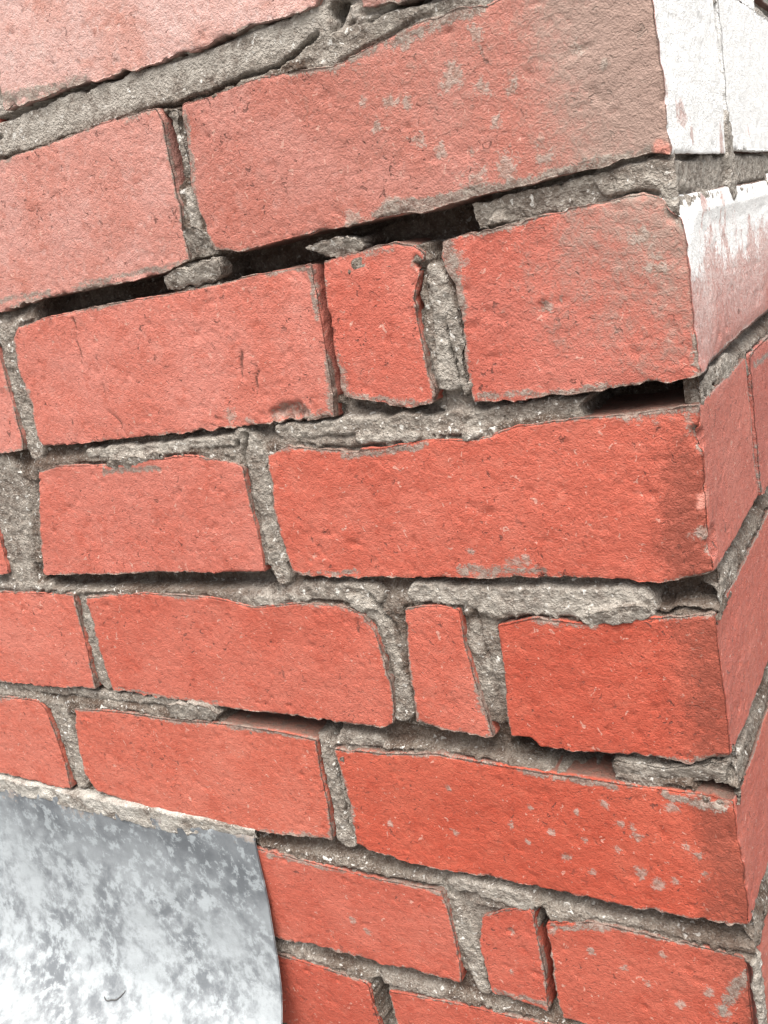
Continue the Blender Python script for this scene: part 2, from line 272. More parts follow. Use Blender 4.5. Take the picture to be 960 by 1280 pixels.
def mesh_from(name, verts, quads, smooth=True):
    me = bpy.data.meshes.new(name)
    nv, nq = len(verts), len(quads)
    me.vertices.add(nv)
    me.vertices.foreach_set('co', np.ascontiguousarray(verts, np.float32).ravel())
    me.loops.add(nq * 4)
    me.loops.foreach_set('vertex_index', np.ascontiguousarray(quads, np.int32).ravel())
    me.polygons.add(nq)
    me.polygons.foreach_set('loop_start', np.arange(0, nq * 4, 4, dtype=np.int32))
    me.polygons.foreach_set('loop_total', np.full(nq, 4, np.int32))
    me.polygons.foreach_set('use_smooth', np.full(nq, smooth, bool))
    me.update(calc_edges=True)
    return me


def attr(me, name, vals):
    a = me.attributes.new(name, 'FLOAT', 'POINT')
    a.data.foreach_set('value', np.ascontiguousarray(vals, np.float32))


def grid_quads(nu, nv):
    i = np.arange(nu * nv).reshape(nv, nu)
    return np.stack([i[:-1, :-1], i[:-1, 1:], i[1:, 1:], i[1:, :-1]], -1).reshape(-1, 4)


def link(name, data, parent=None, mat=None, loc=(0, 0, 0)):
    o = bpy.data.objects.new(name, data)
    sc.collection.objects.link(o)
    o.location = loc
    if parent is not None:
        o.parent = parent
    if mat is not None:
        data.materials.append(mat)
    return o


# ------------------------------------------------------------------ materials
class NB:
    def __init__(self, name):
        self.m = bpy.data.materials.new(name)
        self.m.use_nodes = True
        self.t = self.m.node_tree
        self.t.nodes.clear()
        self.out = self.n('ShaderNodeOutputMaterial')
        self.b = self.n('ShaderNodeBsdfPrincipled')
        self.l(self.b.outputs[0], self.out.inputs[0])

    def n(self, kind, **kw):
        x = self.t.nodes.new(kind)
        for k, v in kw.items():
            setattr(x, k, v)
        return x

    def l(self, a, b):
        self.t.links.new(a, b)

    def put(self, sock, v):
        if isinstance(v, (int, float)):
            sock.default_value = v
        elif isinstance(v, tuple):
            sock.default_value = v if len(v) == len(sock.default_value) else v + (1.0,)
        else:
            self.l(v, sock)

    def math(self, op, a, b=0.0, clamp=False):
        x = self.n('ShaderNodeMath', operation=op, use_clamp=clamp)
        self.put(x.inputs[0], a); self.put(x.inputs[1], b)
        return x.outputs[0]

    def ramp(self, v, lo, hi, a=0.0, b=1.0):
        x = self.n('ShaderNodeMapRange', interpolation_type='SMOOTHSTEP')
        self.put(x.inputs[0], v)
        for i, q in enumerate((lo, hi, a, b)):
            x.inputs[1 + i].default_value = q
        return x.outputs[0]

    def mix(self, f, a, b, mode='MIX'):
        x = self.n('ShaderNodeMix', data_type='RGBA', blend_type=mode)
        self.put(x.inputs[0], f); self.put(x.inputs[6], a); self.put(x.inputs[7], b)
        return x.outputs[2]

    def noise(self, vec, scale, detail=4, rough=0.55, dist=0.0):
        x = self.n('ShaderNodeTexNoise')
        self.l(vec, x.inputs['Vector'])
        x.inputs['Scale'].default_value = scale
        x.inputs['Detail'].default_value = detail
        x.inputs['Roughness'].default_value = rough
        x.inputs['Distortion'].default_value = dist
        return x.outputs[0]

    def voro(self, vec, scale, out='Distance', rnd=1.0):
        x = self.n('ShaderNodeTexVoronoi')
        self.l(vec, x.inputs['Vector'])
        x.inputs['Scale'].default_value = scale
        x.inputs['Randomness'].default_value = rnd
        return x.outputs[out]

    def at(self, name):
        return self.n('ShaderNodeAttribute', attribute_name=name).outputs['Fac']

    def bump(self, h, strength, dist, normal=None):
        x = self.n('ShaderNodeBump')
        x.inputs['Strength'].default_value = strength
        x.inputs['Distance'].default_value = dist
        self.l(h, x.inputs['Height'])
        if normal is not None:
            self.l(normal, x.inputs['Normal'])
        return x.outputs[0]


def mortar_colour(k, vec):
    big = k.noise(vec, 50, 3, 0.6)
    mid = k.noise(vec, 240, 4, 0.65)
    fine = k.noise(vec, 1000, 2, 0.7)
    c = k.mix(k.ramp(big, 0.38, 0.66), (0.096, 0.066, 0.048), (0.235, 0.205, 0.172))
    c = k.mix(k.ramp(mid, 0.48, 0.68, 0, 0.6), c, (0.31, 0.27, 0.228))
    c = k.mix(k.ramp(mid, 0.46, 0.30, 0, 0.55), c, (0.090, 0.062, 0.046))
    c = k.mix(k.ramp(fine, 0.54, 0.70, 0, 0.75), c, (0.46, 0.43, 0.39))
    c = k.mix(k.ramp(fine, 0.46, 0.30, 0, 0.65), c, (0.075, 0.057, 0.046))
    return c, mid, fine


def _sep(self, col):
    x = self.n('ShaderNodeSeparateColor')
    self.l(col, x.inputs[0])
    return x.outputs[0]


NB.n_sep = _sep


def make_brick_mat():
    k = NB("brick_clay")
    oi = k.n('ShaderNodeObjectInfo')
    geo = k.n('ShaderNodeNewGeometry')
    off = k.n('ShaderNodeVectorMath', operation='SCALE')
    off.inputs[0].default_value = (3.1, 5.7, 2.3)
    k.l(oi.outputs['Random'], off.inputs['Scale'])
    add = k.n('ShaderNodeVectorMath', operation='ADD')
    k.l(geo.outputs['Position'], add.inputs[0]); k.l(off.outputs[0], add.inputs[1])
    v = add.outputs[0]
    base = oi.outputs['Color']
    big = k.noise(v, 24, 2, 0.5)
    mid = k.noise(v, 95, 3, 0.62, 0.3)
    fine = k.noise(v, 400, 4, 0.68, 0.4)
    grain = k.noise(v, 1400, 2, 0.7)
    c = k.mix(k.ramp(big, 0.40, 0.66, 0, 0.6), base, k.mix(1.0, base, (1.12, 1.45, 1.6), 'MULTIPLY'))
    c = k.mix(k.ramp(mid, 0.52, 0.70, 0, 0.55), c, k.mix(1.0, base, (0.84, 0.66, 0.58), 'MULTIPLY'))
    c = k.mix(k.ramp(mid, 0.46, 0.28, 0, 0.5), c, k.mix(1.0, base, (1.12, 1.55, 1.7), 'MULTIPLY'))
    c = k.mix(k.ramp(fine, 0.54, 0.68, 0, 0.4), c, k.mix(1.0, base, (0.74, 0.60, 0.56), 'MULTIPLY'))
    c = k.mix(k.ramp(fine, 0.46, 0.32, 0, 0.4), c, k.mix(1.0, base, (1.15, 1.75, 2.0), 'MULTIPLY'))
    c = k.mix(k.ramp(grain, 0.54, 0.72, 0, 0.5), c, k.mix(1.0, base, (0.58, 0.45, 0.42), 'MULTIPLY'))
    c = k.mix(k.ramp(grain, 0.44, 0.26, 0, 0.3), c, k.mix(1.0, base, (1.18, 1.9, 2.2), 'MULTIPLY'))
    # irregular burnt flecks and torn spots in the clay
    fl = k.noise(v, 300, 2, 0.7, 0.8)
    fleck = k.math('MULTIPLY', k.ramp(fl, 0.635, 0.70), k.ramp(k.noise(v, 38, 2, 0.5), 0.38, 0.60, 0.15, 1.0))
    c = k.mix(k.ramp(fl, 0.335, 0.30, 0, 0.6), c, (0.50, 0.30, 0.24))
    c = k.mix(k.math('MULTIPLY', fleck, 0.75), c, (0.085, 0.034, 0.026))
    # grime film (grey-brown), lichen spots, mortar residue on the arrises, sun glare as white colour
    jit = k.math('SUBTRACT', k.math('ADD', k.math('MULTIPLY', mid, 0.5), k.math('ADD', k.math('MULTIPLY', fine, 0.65), k.math('MULTIPLY', grain, 0.35))), 0.75)
    gr = k.math('ADD', k.at('grime'), k.math('MULTIPLY', jit, 1.5))
    c = k.mix(k.math('MULTIPLY', k.ramp(gr, 0.10, 0.9, 0, 0.82), k.ramp(k.at('grime'), 0.0, 0.08)), c, (0.270, 0.205, 0.170))
    st = k.math('ADD', k.at('corner_dark'), k.math('MULTIPLY', jit, 1.9))
    c = k.mix(k.math('MULTIPLY', k.ramp(st, 0.2, 0.9, 0, 0.7), k.ramp(k.at('corner_dark'), 0.0, 0.08)), c, (0.155, 0.042, 0.026))
    resid = k.mix(k.ramp(fine, 0.36, 0.64), (0.105, 0.072, 0.056), (0.235, 0.195, 0.163))
    resid = k.mix(k.ramp(grain, 0.48, 0.70, 0, 0.5), resid, (0.38, 0.35, 0.31))
    li = k.math('ADD', k.at('lichen'), k.math('MULTIPLY', jit, 3.0))
    c = k.mix(k.math('MULTIPLY', k.ramp(li, 0.35, 0.80, 0, 0.7), k.ramp(k.at('lichen'), 0.0, 0.15)), c, k.mix(k.ramp(fine, 0.4, 0.6), (0.19, 0.135, 0.105), (0.34, 0.28, 0.24)))
    ed = k.math('ADD', k.at('edge'), k.math('MULTIPLY', jit, 1.7))
    c = k.mix(k.ramp(ed, 0.42, 0.75, 0, 0.88), c, resid)
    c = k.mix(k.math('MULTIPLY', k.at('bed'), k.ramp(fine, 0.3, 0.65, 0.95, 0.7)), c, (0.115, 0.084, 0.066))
    c = k.mix(k.math('MULTIPLY', k.ramp(k.math('ADD', k.at('crack'), k.math('MULTIPLY', jit, 0.8)), 0.3, 0.7, 0, 0.75), k.ramp(k.at('crack'), 0.0, 0.1)), c, (0.105, 0.045, 0.034))
    c = k.mix(k.math('MULTIPLY', k.at('glare_dust'), k.ramp(k.math('ADD', fine, k.math('MULTIPLY', grain, 0.5)), 0.55, 0.9, 0.35, 0.9)), c, (0.78, 0.74, 0.71))
    c = k.mix(k.math('MULTIPLY', k.at('fresh'), k.ramp(fine, 0.35, 0.6, 0.5, 1.0)), c, (0.52, 0.22, 0.17))
    pj = k.math('ADD', k.at('glare'), k.math('MULTIPLY', jit, 1.5))
    c = k.mix(k.math('MULTIPLY', k.ramp(pj, 0.28, 0.72), k.ramp(k.at('glare'), 0.0, 0.06)), c, (0.83, 0.83, 0.82))
    k.l(c, k.b.inputs['Base Color'])
    k.b.inputs['Roughness'].default_value = 0.82
    k.b.inputs['Specular IOR Level'].default_value = 0.35
    h = k.math('ADD', k.math('MULTIPLY', fine, 1.0), k.math('MULTIPLY', grain, 0.5))
    h = k.math('SUBTRACT', h, k.math('MULTIPLY', fleck, 0.35))
    k.l(k.bump(h, 1.0, 0.0011), k.b.inputs['Normal'])
    return k.m


def make_mortar_mat(name="mortar_sand", pale=False):
    k = NB(name)
    geo = k.n('ShaderNodeNewGeometry')
    v = geo.outputs['Position']
    c, mid, fine = mortar_colour(k, v)
    g = k.voro(v, 420)
    c = k.mix(k.ramp(k.noise(v, 360, 1, 0.5, 0.5), 0.665, 0.72, 0, 0.9), c, (0.66, 0.64, 0.60))
    if pale:
        c = k.mix(k.ramp(k.noise(v, 60, 4, 0.65), 0.35, 0.6, 0.15, 0.75), c, (0.50, 0.475, 0.43))
    else:
        # patches where the joint keeps its pale lime skin
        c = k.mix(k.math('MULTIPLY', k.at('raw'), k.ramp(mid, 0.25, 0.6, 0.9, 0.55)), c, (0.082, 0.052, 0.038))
        c = k.mix(k.math('MULTIPLY', k.at('pale'), k.ramp(mid, 0.3, 0.6, 0.25, 0.8)), c, (0.42, 0.385, 0.34))
        c = k.mix(k.math('MULTIPLY', k.at('glare'), k.ramp(fine, 0.45, 0.65, 0, 0.7)), c, (0.78, 0.78, 0.76))  # glare whitening carried over the upper side joints
    k.l(c, k.b.inputs['Base Color'])
    k.b.inputs['Roughness'].default_value = 0.92
    k.b.inputs['Specular IOR Level'].default_value = 0.25
    h = k.math('ADD', k.math('MULTIPLY', mid, 0.7), k.math('MULTIPLY', fine, 1.1))
    h = k.math('SUBTRACT', h, k.math('MULTIPLY', k.ramp(g, 0.0, 0.5), 0.35))
    k.l(k.bump(h, 1.0, 0.0017), k.b.inputs['Normal'])
    return k.m


def make_lead_mat():
    k = NB("weathered_lead")
    geo = k.n('ShaderNodeNewGeometry')
    v = geo.outputs['Position']
    big = k.noise(v, 26, 5, 0.6, 0.2)
    mid = k.noise(v, 130, 6, 0.7, 0.15)
    fine = k.noise(v, 330, 4, 0.65)
    c = k.mix(k.ramp(big, 0.36, 0.62), (0.078, 0.085, 0.094), (0.14, 0.151, 0.161))
    c = k.mix(k.ramp(mid, 0.50, 0.60, 0, 0.9), c, (0.245, 0.268, 0.28))
    bl = k.math('ADD', k.math('MULTIPLY', big, 0.55), k.math('MULTIPLY', mid, 0.6))
    c = k.mix(k.math('MULTIPLY', k.at('patina_skylight'), k.ramp(bl, 0.44, 0.66, 0.15, 0.9)), c, (0.29, 0.312, 0.323))
    c = k.mix(k.ramp(fine, 0.58, 0.76, 0, 0.35), c, (0.13, 0.135, 0.145))
    # brown mortar splashes under the pointing
    sp = k.math('ADD', k.at('splash'), k.math('MULTIPLY', k.math('SUBTRACT', k.math('ADD', k.math('MULTIPLY', mid, .5), k.math('MULTIPLY', fine, .5)), 0.5), 2.4))
    c = k.mix(k.math('MULTIPLY', k.ramp(sp, 0.55, 0.8, 0, 0.8), k.ramp(k.at('splash'), 0.02, 0.1)), c, (0.23, 0.185, 0.155))
    k.l(c, k.b.inputs['Base Color'])
    k.b.inputs['Metallic'].default_value = 0.0
    k.l(k.ramp(mid, 0.35, 0.65, 0.55, 0.78), k.b.inputs['Roughness'])
    h = k.math('ADD', mid, k.math('MULTIPLY', fine, 0.35))
    k.l(k.bump(h, 0.35, 0.0012), k.b.inputs['Normal'])
    return k.m


def make_ground_mat():
    k = NB("paving_ground")
    geo = k.n('ShaderNodeNewGeometry')
    v = geo.outputs['Position']
    c = k.mix(k.noise(v, 3, 5, 0.6), (0.09, 0.085, 0.08), (0.20, 0.19, 0.175))
    c = k.mix(k.ramp(k.noise(v, 150, 3, 0.6), 0.4, 0.7, 0, 0.6), c, (0.28, 0.27, 0.25))
    k.l(c, k.b.inputs['Base Color'])
    k.b.inputs['Roughness'].default_value = 0.9
    k.l(k.bump(k.noise(v, 200, 3, 0.6), 0.5, 0.004), k.b.inputs['Normal'])
    return k.m


BRICK = make_brick_mat()
MORTAR = make_mortar_mat()
PALE_MORTAR = make_mortar_mat("pale_pointing", True)
LEAD = make_lead_mat()
GROUND = make_ground_mat()

# ------------------------------------------------------------------ ground
g = 400.0
gm = mesh_from("ground", np.array([(-g, -g, -1.5), (g, -g, -1.5), (g, g, -1.5), (-g, g, -1.5)]), np.array([[0, 1, 2, 3]]))
ground = link("ground", gm, None, GROUND)
ground["kind"] = "structure"

# ------------------------------------------------------------------ the wall
wall = bpy.data.objects.new("brick_corner", None)
wall.location = (0, 0, -1.5)
sc.collection.objects.link(wall)
wall["label"] = "weathered red brick wall corner with crumbling grey mortar and open joints"
wall["category"] = "wall"


def axis_pts(length, fine, coarse, edge=7.0):
    """non-uniform samples, tighter at both ends"""
    a = [0.0]
    while a[-1] < length:
        x = min(a[-1], length - a[-1])
        step = fine if x < edge else coarse
        a.append(a[-1] + step)
    a = np.array(a)
    return a / a[-1]


def lin(rgb):
    out = []
    for q in rgb:
        q /= 255.0
        out.append(q / 12.92 if q <= 0.04045 else ((q + 0.055) / 1.055) ** 2.4)
    return out


def glare_mask(s, z):
    """sun glare put into the colour of the return face: solid high up, fading downwards"""
    m = sstep(-128, -84, z + 7 * noise(s, z, 0, 16, 5) + 3 * noise(s, z, 0, 5, 6))
    streak = sstep(0.18, 0.5, fbm(s * 1.1, z * 0.8, 3, 12, 3, 7)) * sstep(-30, -66, z) + 0.8 * sstep(0.36, 0.6, fbm(s * 1.1, z * 0.6, 8, 16, 3, 10))
    return m * sstep(0.2, 1.6, s) * (1 - 0.95 * np.clip(streak, 0, 1))


def glare_dust_mask(s, z):
    m = 0.75 * sstep(-160, -95, z + 8 * noise(s, z, 0, 20, 5)) + 0.10  # glare thinning out below, put into the colour, plus faint pale dust
    return m * sstep(0.0, 2.0, s)


def grime_mask(s, z):
    a = sstep(-82, -8, s + 14 * noise(s, z, 0, 40, 8)) * sstep(-205, -30, z) * 1.05
    b = 0.35 * sstep(-190, -60, s) * sstep(-95, -20, z)
    return np.clip(np.maximum(a, b), 0, 1.1) * (s < 1.5)


def corner_dark_mask(s, z):
    m = 0.85 * sstep(-36, -2, s + 12 * fbm(s, z * 0.5, 0, 24, 2, 9)) * sstep(-120, -190, z)  # darker red band near the corner on the lower rows
    return m * (s < 1.0)


brick_count = 0


def build_brick(top, right, bottom, left, depth, rgb, fine=1.05, seed=0, quoin=False, chip=1.0, tilt=0.0, proud=0.0, fragment=False):
    """one brick: rounded, chipped block whose front follows the measured outline.
    A quoin (corner brick) has a fully detailed return face."""
    top = [tuple(q) for q in top]; bottom = [tuple(q) for q in bottom]
    L = [top[0]] + list(left) + [bottom[0]]
    Rr = [top[-1]] + list(right) + [bottom[-1]]
    w_ = 0.5 * (np.hypot(top[-1][0] - top[0][0], top[-1][1] - top[0][1]) + np.hypot(bottom[-1][0] - bottom[0][0], bottom[-1][1] - bottom[0][1]))
    h_ = 0.5 * (np.hypot(L[0][0] - L[-1][0], L[0][1] - L[-1][1]) + np.hypot(Rr[0][0] - Rr[-1][0], Rr[0][1] - Rr[-1][1]))
    ga = axis_pts(w_, fine * 0.7, fine)
    gb = axis_pts(h_, fine * 0.7, fine)
    na, nb = len(ga), len(gb)
    # depth layers
    if quoin:
        dl = [0.0]
        while dl[-1] < depth:
            dl.append(dl[-1] + (fine * 0.7 if dl[-1] < 6 else (1.5 if dl[-1] < 110 else 6.0)))
        dl = np.array(dl[1:]) * depth / dl[-1]
    else:
        dl = np.array([0.7, 1.4, 2.2, 3.2, 4.5, 6, 8, 10.5, 14, 19, 26, 36, 50.0])
        if fine > 2:
            dl = np.array([1.5, 3.0, 6.0, 14, 30, 50.0])
        dl = dl[dl <= depth]
    A, Bv = np.meshgrid(ga, gb)            # rows follow b (downwards)
    fx, fy, fz = A.ravel() * w_, Bv.ravel() * h_, np.zeros(na * nb)
    idx = np.arange(na * nb).reshape(nb, na)
    ring = np.r_[idx[0, :], idx[1:, -1], idx[-1, -2::-1], idx[-2:0:-1, 0]]
    nr = len(ring)
    X = [fx]; Y = [fy]; Z = [fz]
    quads = [grid_quads(na, nb)]
    prev = ring
    cnt = na * nb
    for d in dl:
        X.append(fx[ring]); Y.append(fy[ring]); Z.append(np.full(nr, d))
        cur = np.arange(cnt, cnt + nr)
        cnt += nr
        quads.append(np.stack([prev, cur, np.roll(cur, -1), np.roll(prev, -1)], -1)[:, ::-1])
        prev = cur
    px, py, pz = np.concatenate(X), np.concatenate(Y), np.concatenate(Z)
    # varied arris radius -> worn, chipped edges
    so = seed * 311.0
    n1 = fbm(px + so, py, pz, 26, 2, 11)
    n2 = fbm(px + so, py, pz, 7, 2, 12)
    r = 0.7 + 0.35 * n2 + chip * (6.0 * np.clip(n1 - 0.30, 0, 1) + 4.5 * np.clip(n2 - 0.36, 0, 1))
    r = np.clip(r, 0.45, 5.5) * (0.55 if fragment else 1.0)
    qx = np.clip(px, r, w_ - r); qy = np.clip(py, r, h_ - r); qz = np.maximum(pz, r)
    vx, vy, vz = px - qx, py - qy, pz - qz
    ln = np.sqrt(vx * vx + vy * vy + vz * vz) + 1e-9
    nx, ny, nz = vx / ln, vy / ln, vz / ln
    rr = np.minimum(r, ln * 10)
    px2, py2, pz2 = qx + nx * rr, qy + ny * rr, qz + nz * rr
    # coons patch to the outline
    nt_ = 240
    Tc, Bc = resample(top, nt_), resample(bottom, nt_)
    Lc, Rc = resample(L, nt_), resample(Rr, nt_)
    u = np.clip(px2 / w_, 0, 1); v = np.clip(py2 / h_, 0, 1)
    tt = np.linspace(0, 1, nt_)

    def ev(c, t):
        return np.interp(t, tt, c[:, 0]), np.interp(t, tt, c[:, 1])
    tx, tz = ev(Tc, u); bx, bz = ev(Bc, u); lx, lz = ev(Lc, v); rx, rz = ev(Rc, v)
    cx = (1 - v) * tx + v * bx + (1 - u) * lx + u * rx - ((1 - u) * (1 - v) * Tc[0, 0] + u * (1 - v) * Tc[-1, 0] + (1 - u) * v * Bc[0, 0] + u * v * Bc[-1, 0])
    cz = (1 - v) * tz + v * bz + (1 - u) * lz + u * rz - ((1 - u) * (1 - v) * Tc[0, 1] + u * (1 - v) * Tc[-1, 1] + (1 - u) * v * Bc[0, 1] + u * v * Bc[-1, 1])
    if quoin:
        # return face eases to straight vertical further back
        k = sstep(3, 40, pz2) * (u > 0.5)
        cx = cx - k * np.maximum(cx, 0) + k * np.where(u > 0.97, (0 - rx) * 0.8, 0)
    # surface relief (mm along the local normal)
    wx, wy, wz = cx, pz2, cz
    e = np.minimum(np.minimum(px, w_ - px), np.minimum(py, h_ - py))      # distance to front outline
    e_side = np.maximum(pz, 0)
    rel = 0.75 * fbm(wx, wy, wz, 38, 2, 21 + seed) + 0.25 * fbm(wx * 0.7, wy, wz, 9, 2, 22 + seed)
    rel += 0.19 * fbm(wx * 0.75, wy, wz, 3.4, 2, 23 + seed)
    pit = fbm(wx, wy, wz, 4.4, 2, 24 + seed)
    rel -= 2.2 * np.clip(pit - 0.38, 0, 0.5)
    rel += 0.5 * np.clip(fbm(wx, wy, wz, 2.6, 1, 25 + seed) - 0.45, 0, 1)
    # rough torn arrises
    en = np.where(pz > 0, e_side, e)
    rel += (1.25 * fbm(wx, wy, wz, 5.5, 3, 26 + seed, 0.65)) * np.exp(-en / 2.5)
    jag = np.exp(-e / 3.5) * (1.0 if fine < 2 else 0.5) * (0.35 + 2.6 * np.clip(fbm(wx, wz, 0, 30, 2, 29 + seed), 0, 1))
    if quoin:
        jag = jag * np.where(px > w_ - 6, np.where(pz > 3, 0.25, 0.5), 1.0)
    jgs = 2.4 if fragment else 1.15
    cx = cx + jgs * jag * fbm(wx, wy * 0.4, wz, 6.5, 3, 27 + seed, 0.7)
    cz = cz + jgs * jag * fbm(wx, wy * 0.4, wz, 6.5, 3, 28 + seed, 0.7)
    front = pz <= 0
    if fine < 2 and not fragment:
        for dx_, dz_, dr, dd in DENTS:
            if abs(dx_ - wx.mean()) < w_ * 0.5 + 10 and abs(dz_ - wz.mean()) < h_ * 0.5 + 10:
                d = np.hypot(wx - dx_ + 2.0 * noise(wx, wz, wy, 4, 37), wz - dz_ + 2.0 * noise(wx, wz, wy, 4, 38)) / dr
                rel -= dd * (pz < dd * 2) * sstep(1.15, 0.75, d) * (0.75 + 0.5 * noise(wx, wz, 0, 2.5, 39))
    crk = np.zeros(len(px))
    for c in BRICK_CRACKS:
        cc = np.array(c)
        if fine < 2 and cc[:, 0].min() > top[0][0] - 20 and cc[:, 0].max() < top[-1][0] + 20 and cc[:, 1].max() < max(q[1] for q in top) + 5 and cc[:, 1].min() > min(q[1] for q in bottom) - 8:
            jx = wx + 1.6 * noise(wx, wz, 0, 6, 31); jz = wz + 1.0 * noise(wx, wz, 0, 6, 32)
            d = np.min([seg_dist(jx, jz, *cc[i], *cc[i + 1]) for i in range(len(cc) - 1)], axis=0)
            ca = np.exp(-(d / 0.8) ** 2) * (pz < 2) * np.clip(0.6 + 0.7 * noise(wx, wz, 0, 8, 33), 0, 1)
            rel -= 1.3 * ca
            crk = np.maximum(crk, ca)
    if fragment:
        rel = 1.2 * rel + 0.6 * noise(wx, wy, wz, 1.8, 35) + 0.7 * fbm(wx, wy, wz, 5, 2, 36)
    # slight tilt of the whole face
    off = -proud + tilt * (v - 0.5) * 1.5
    cx = cx + nx * rel
    yy = pz2 + off * np.exp(-pz2 / 30.0) + nz * rel
    cz = cz - ny * rel
    P = np.stack([cx, yy, cz], -1)
    c0 = np.array([0.5 * (top[0][0] + top[-1][0]), depth / 2, 0.5 * (top[0][1] + bottom[0][1])])
    me = mesh_from("mortar_fragment" if fragment else "brick", (P - c0) * MM, np.concatenate(quads))
    if fragment:
        attr(me, 'pale', np.full(len(P), 0.45))
        attr(me, 'raw', np.zeros(len(P)))
        attr(me, 'glare', np.zeros(len(P)))
        return link("mortar_fragment", me, wall, MORTAR, tuple(c0 * MM + np.array((0, 0, 1.5))))
    # material masks
    s_co = np.where(px >= w_ - 1e-6, np.maximum(pz, 0) + 0.0, np.minimum(cx, 0)) if quoin else cx
    if quoin:
        edge_d = np.where(pz > 0, np.where(px >= w_ - 1e-6, np.minimum(np.minimum(py, h_ - py), depth - pz), 0.5), np.minimum(np.minimum(px, py), h_ - py))
    else:
        edge_d = np.where(pz > 0, 0.3, e)
    edge = np.exp(-np.maximum(edge_d, 0) / (1.5 + 9.0 * np.clip(fbm(cx, yy, cz, 34, 2, 42) - 0.08, 0, 1))) * (0.72 + 0.85 * fbm(cx, yy, cz, 26, 2, 41)) * 1.05
    edge = np.where((pz > 0) & ~((px >= w_ - 1e-6) & quoin), edge * sstep(7, 1, pz), edge)
    if fine < 2 and not fragment:
        wr = 1.6 * fbm(cx, cz, 0, 6, 2, 43)
        for x0, z0_, x1, z1_, wd_, st_ in RESIDUE:
            if min(x0, x1) < top[-1][0] + 9 and max(x0, x1) > top[0][0] - 9 and abs(0.5 * (z0_ + z1_) - c0[2]) < h_ * 0.5 + 6:
                d = seg_dist(cx + wr, cz + wr, x0, z0_, x1, z1_)
                edge = np.maximum(edge, st_ * np.exp(-(d / wd_) ** 2) * front)
    attr(me, 'edge', edge)
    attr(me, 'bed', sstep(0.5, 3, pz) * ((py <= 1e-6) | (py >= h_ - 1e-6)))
    attr(me, 'crack', crk)
    attr(me, 'grime', grime_mask(np.where(s_co > 0, 5, cx), cz))
    attr(me, 'corner_dark', corner_dark_mask(np.where(s_co > 0, 5, cx), cz))
    attr(me, 'glare', glare_mask(s_co, cz) if quoin else np.zeros(len(P)))
    attr(me, 'glare_dust', glare_dust_mask(s_co, cz) if quoin else np.zeros(len(P)))
    li = np.zeros(len(P))
    if fine < 2:
        m = np.where(front)[0]
        lw1 = fbm(cx, cz, 0, 7, 2, 45); lw2 = fbm(cx, cz, 9, 7, 2, 46)
        for lx_, lz_, lr in LICHEN:
            if abs(lx_ - c0[0]) < w_ * 0.5 + 8 and abs(lz_ - c0[2]) < h_ * 0.5 + 12:
                d = np.hypot(cx[m] - lx_ + lr * 0.7 * lw1[m], cz[m] - lz_ + lr * 0.7 * lw2[m])
                li[m] = np.maximum(li[m], 1.05 * np.exp(-(d / lr) ** 2 * 0.8))
        for dx_, dz_, dr, dd in DENTS:
            d = np.hypot(cx[m] - dx_ + 1.5 * lw1[m], cz[m] - dz_ + 1.5 * lw2[m])
            li[m] = np.maximum(li[m], 0.95 * np.exp(-(d / (dr * 1.05)) ** 4))
    fr = np.zeros(len(P))
    for lx_, lz_, lr in FRESH:
        d = np.hypot(cx - lx_ + 1.2 * noise(cx, cz, 0, 3, 47), cz - lz_ + 1.2 * noise(cx, cz, 5, 3, 48))
        fr = np.maximum(fr, (pz < 4) * sstep(lr, lr * 0.7, d))
    attr(me, 'fresh', fr)
    attr(me, 'lichen', li)
    o = link("brick", me, wall, BRICK, tuple(c0 * MM - np.array((0, 0, -1.5))))
    o.color = (*rgb, 1.0)
    return o


K = 1.0 / 1.85      # photographed tone -> surface albedo
TONES = {   # sRGB tone of each brick; lens flare is in the paler upper-left ones
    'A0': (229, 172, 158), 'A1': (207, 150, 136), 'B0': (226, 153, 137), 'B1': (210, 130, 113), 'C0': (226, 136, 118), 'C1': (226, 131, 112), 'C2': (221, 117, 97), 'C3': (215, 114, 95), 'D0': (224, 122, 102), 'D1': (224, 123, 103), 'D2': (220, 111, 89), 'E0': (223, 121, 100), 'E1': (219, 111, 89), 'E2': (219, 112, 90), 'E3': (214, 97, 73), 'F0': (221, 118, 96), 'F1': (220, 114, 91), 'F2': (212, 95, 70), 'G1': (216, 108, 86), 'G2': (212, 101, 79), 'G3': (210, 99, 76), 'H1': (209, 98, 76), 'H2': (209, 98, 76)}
SIDE = {'A1': 195, 'B1': 92, 'C3': 195, 'D2': 92, 'E3': 195, 'F2': 92, 'G3': 195, 'H2': 92}
rng = np.random.RandomState(7)
row_left = {}
polys = []           # outlines in the (s, z) frame, for the mortar bed
for i, (nm, t, r_, b, l) in enumerate(BRICK_OUTLINES):
    q = nm in SIDE
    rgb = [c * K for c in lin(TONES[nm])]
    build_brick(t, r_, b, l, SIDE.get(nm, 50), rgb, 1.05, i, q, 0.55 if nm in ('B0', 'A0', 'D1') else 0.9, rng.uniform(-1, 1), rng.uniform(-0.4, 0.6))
    poly = list(t) + list(r_) + list(b)[::-1] + list(l)[::-1]
    if q:
        sd = SIDE[nm]
        poly = list(t) + [(sd, t[-1][1]), (sd, b[-1][1])] + list(b)[::-1] + list(l)[::-1]
    polys.append(poly)
    row = 'ABCDEFGH'.index(nm[0])
    row_left[row] = min(row_left.get(row, 0), min(t[0][0], b[0][0]))


for i, (nm, t, r_, b, l, lev) in enumerate(FRAGMENTS):      # loose lumps and flakes of old mortar
    build_brick(t, r_, b, l, 10, (0, 0, 0), 0.7, 700 + i, False, 0.7, 1.5, -lev, True)


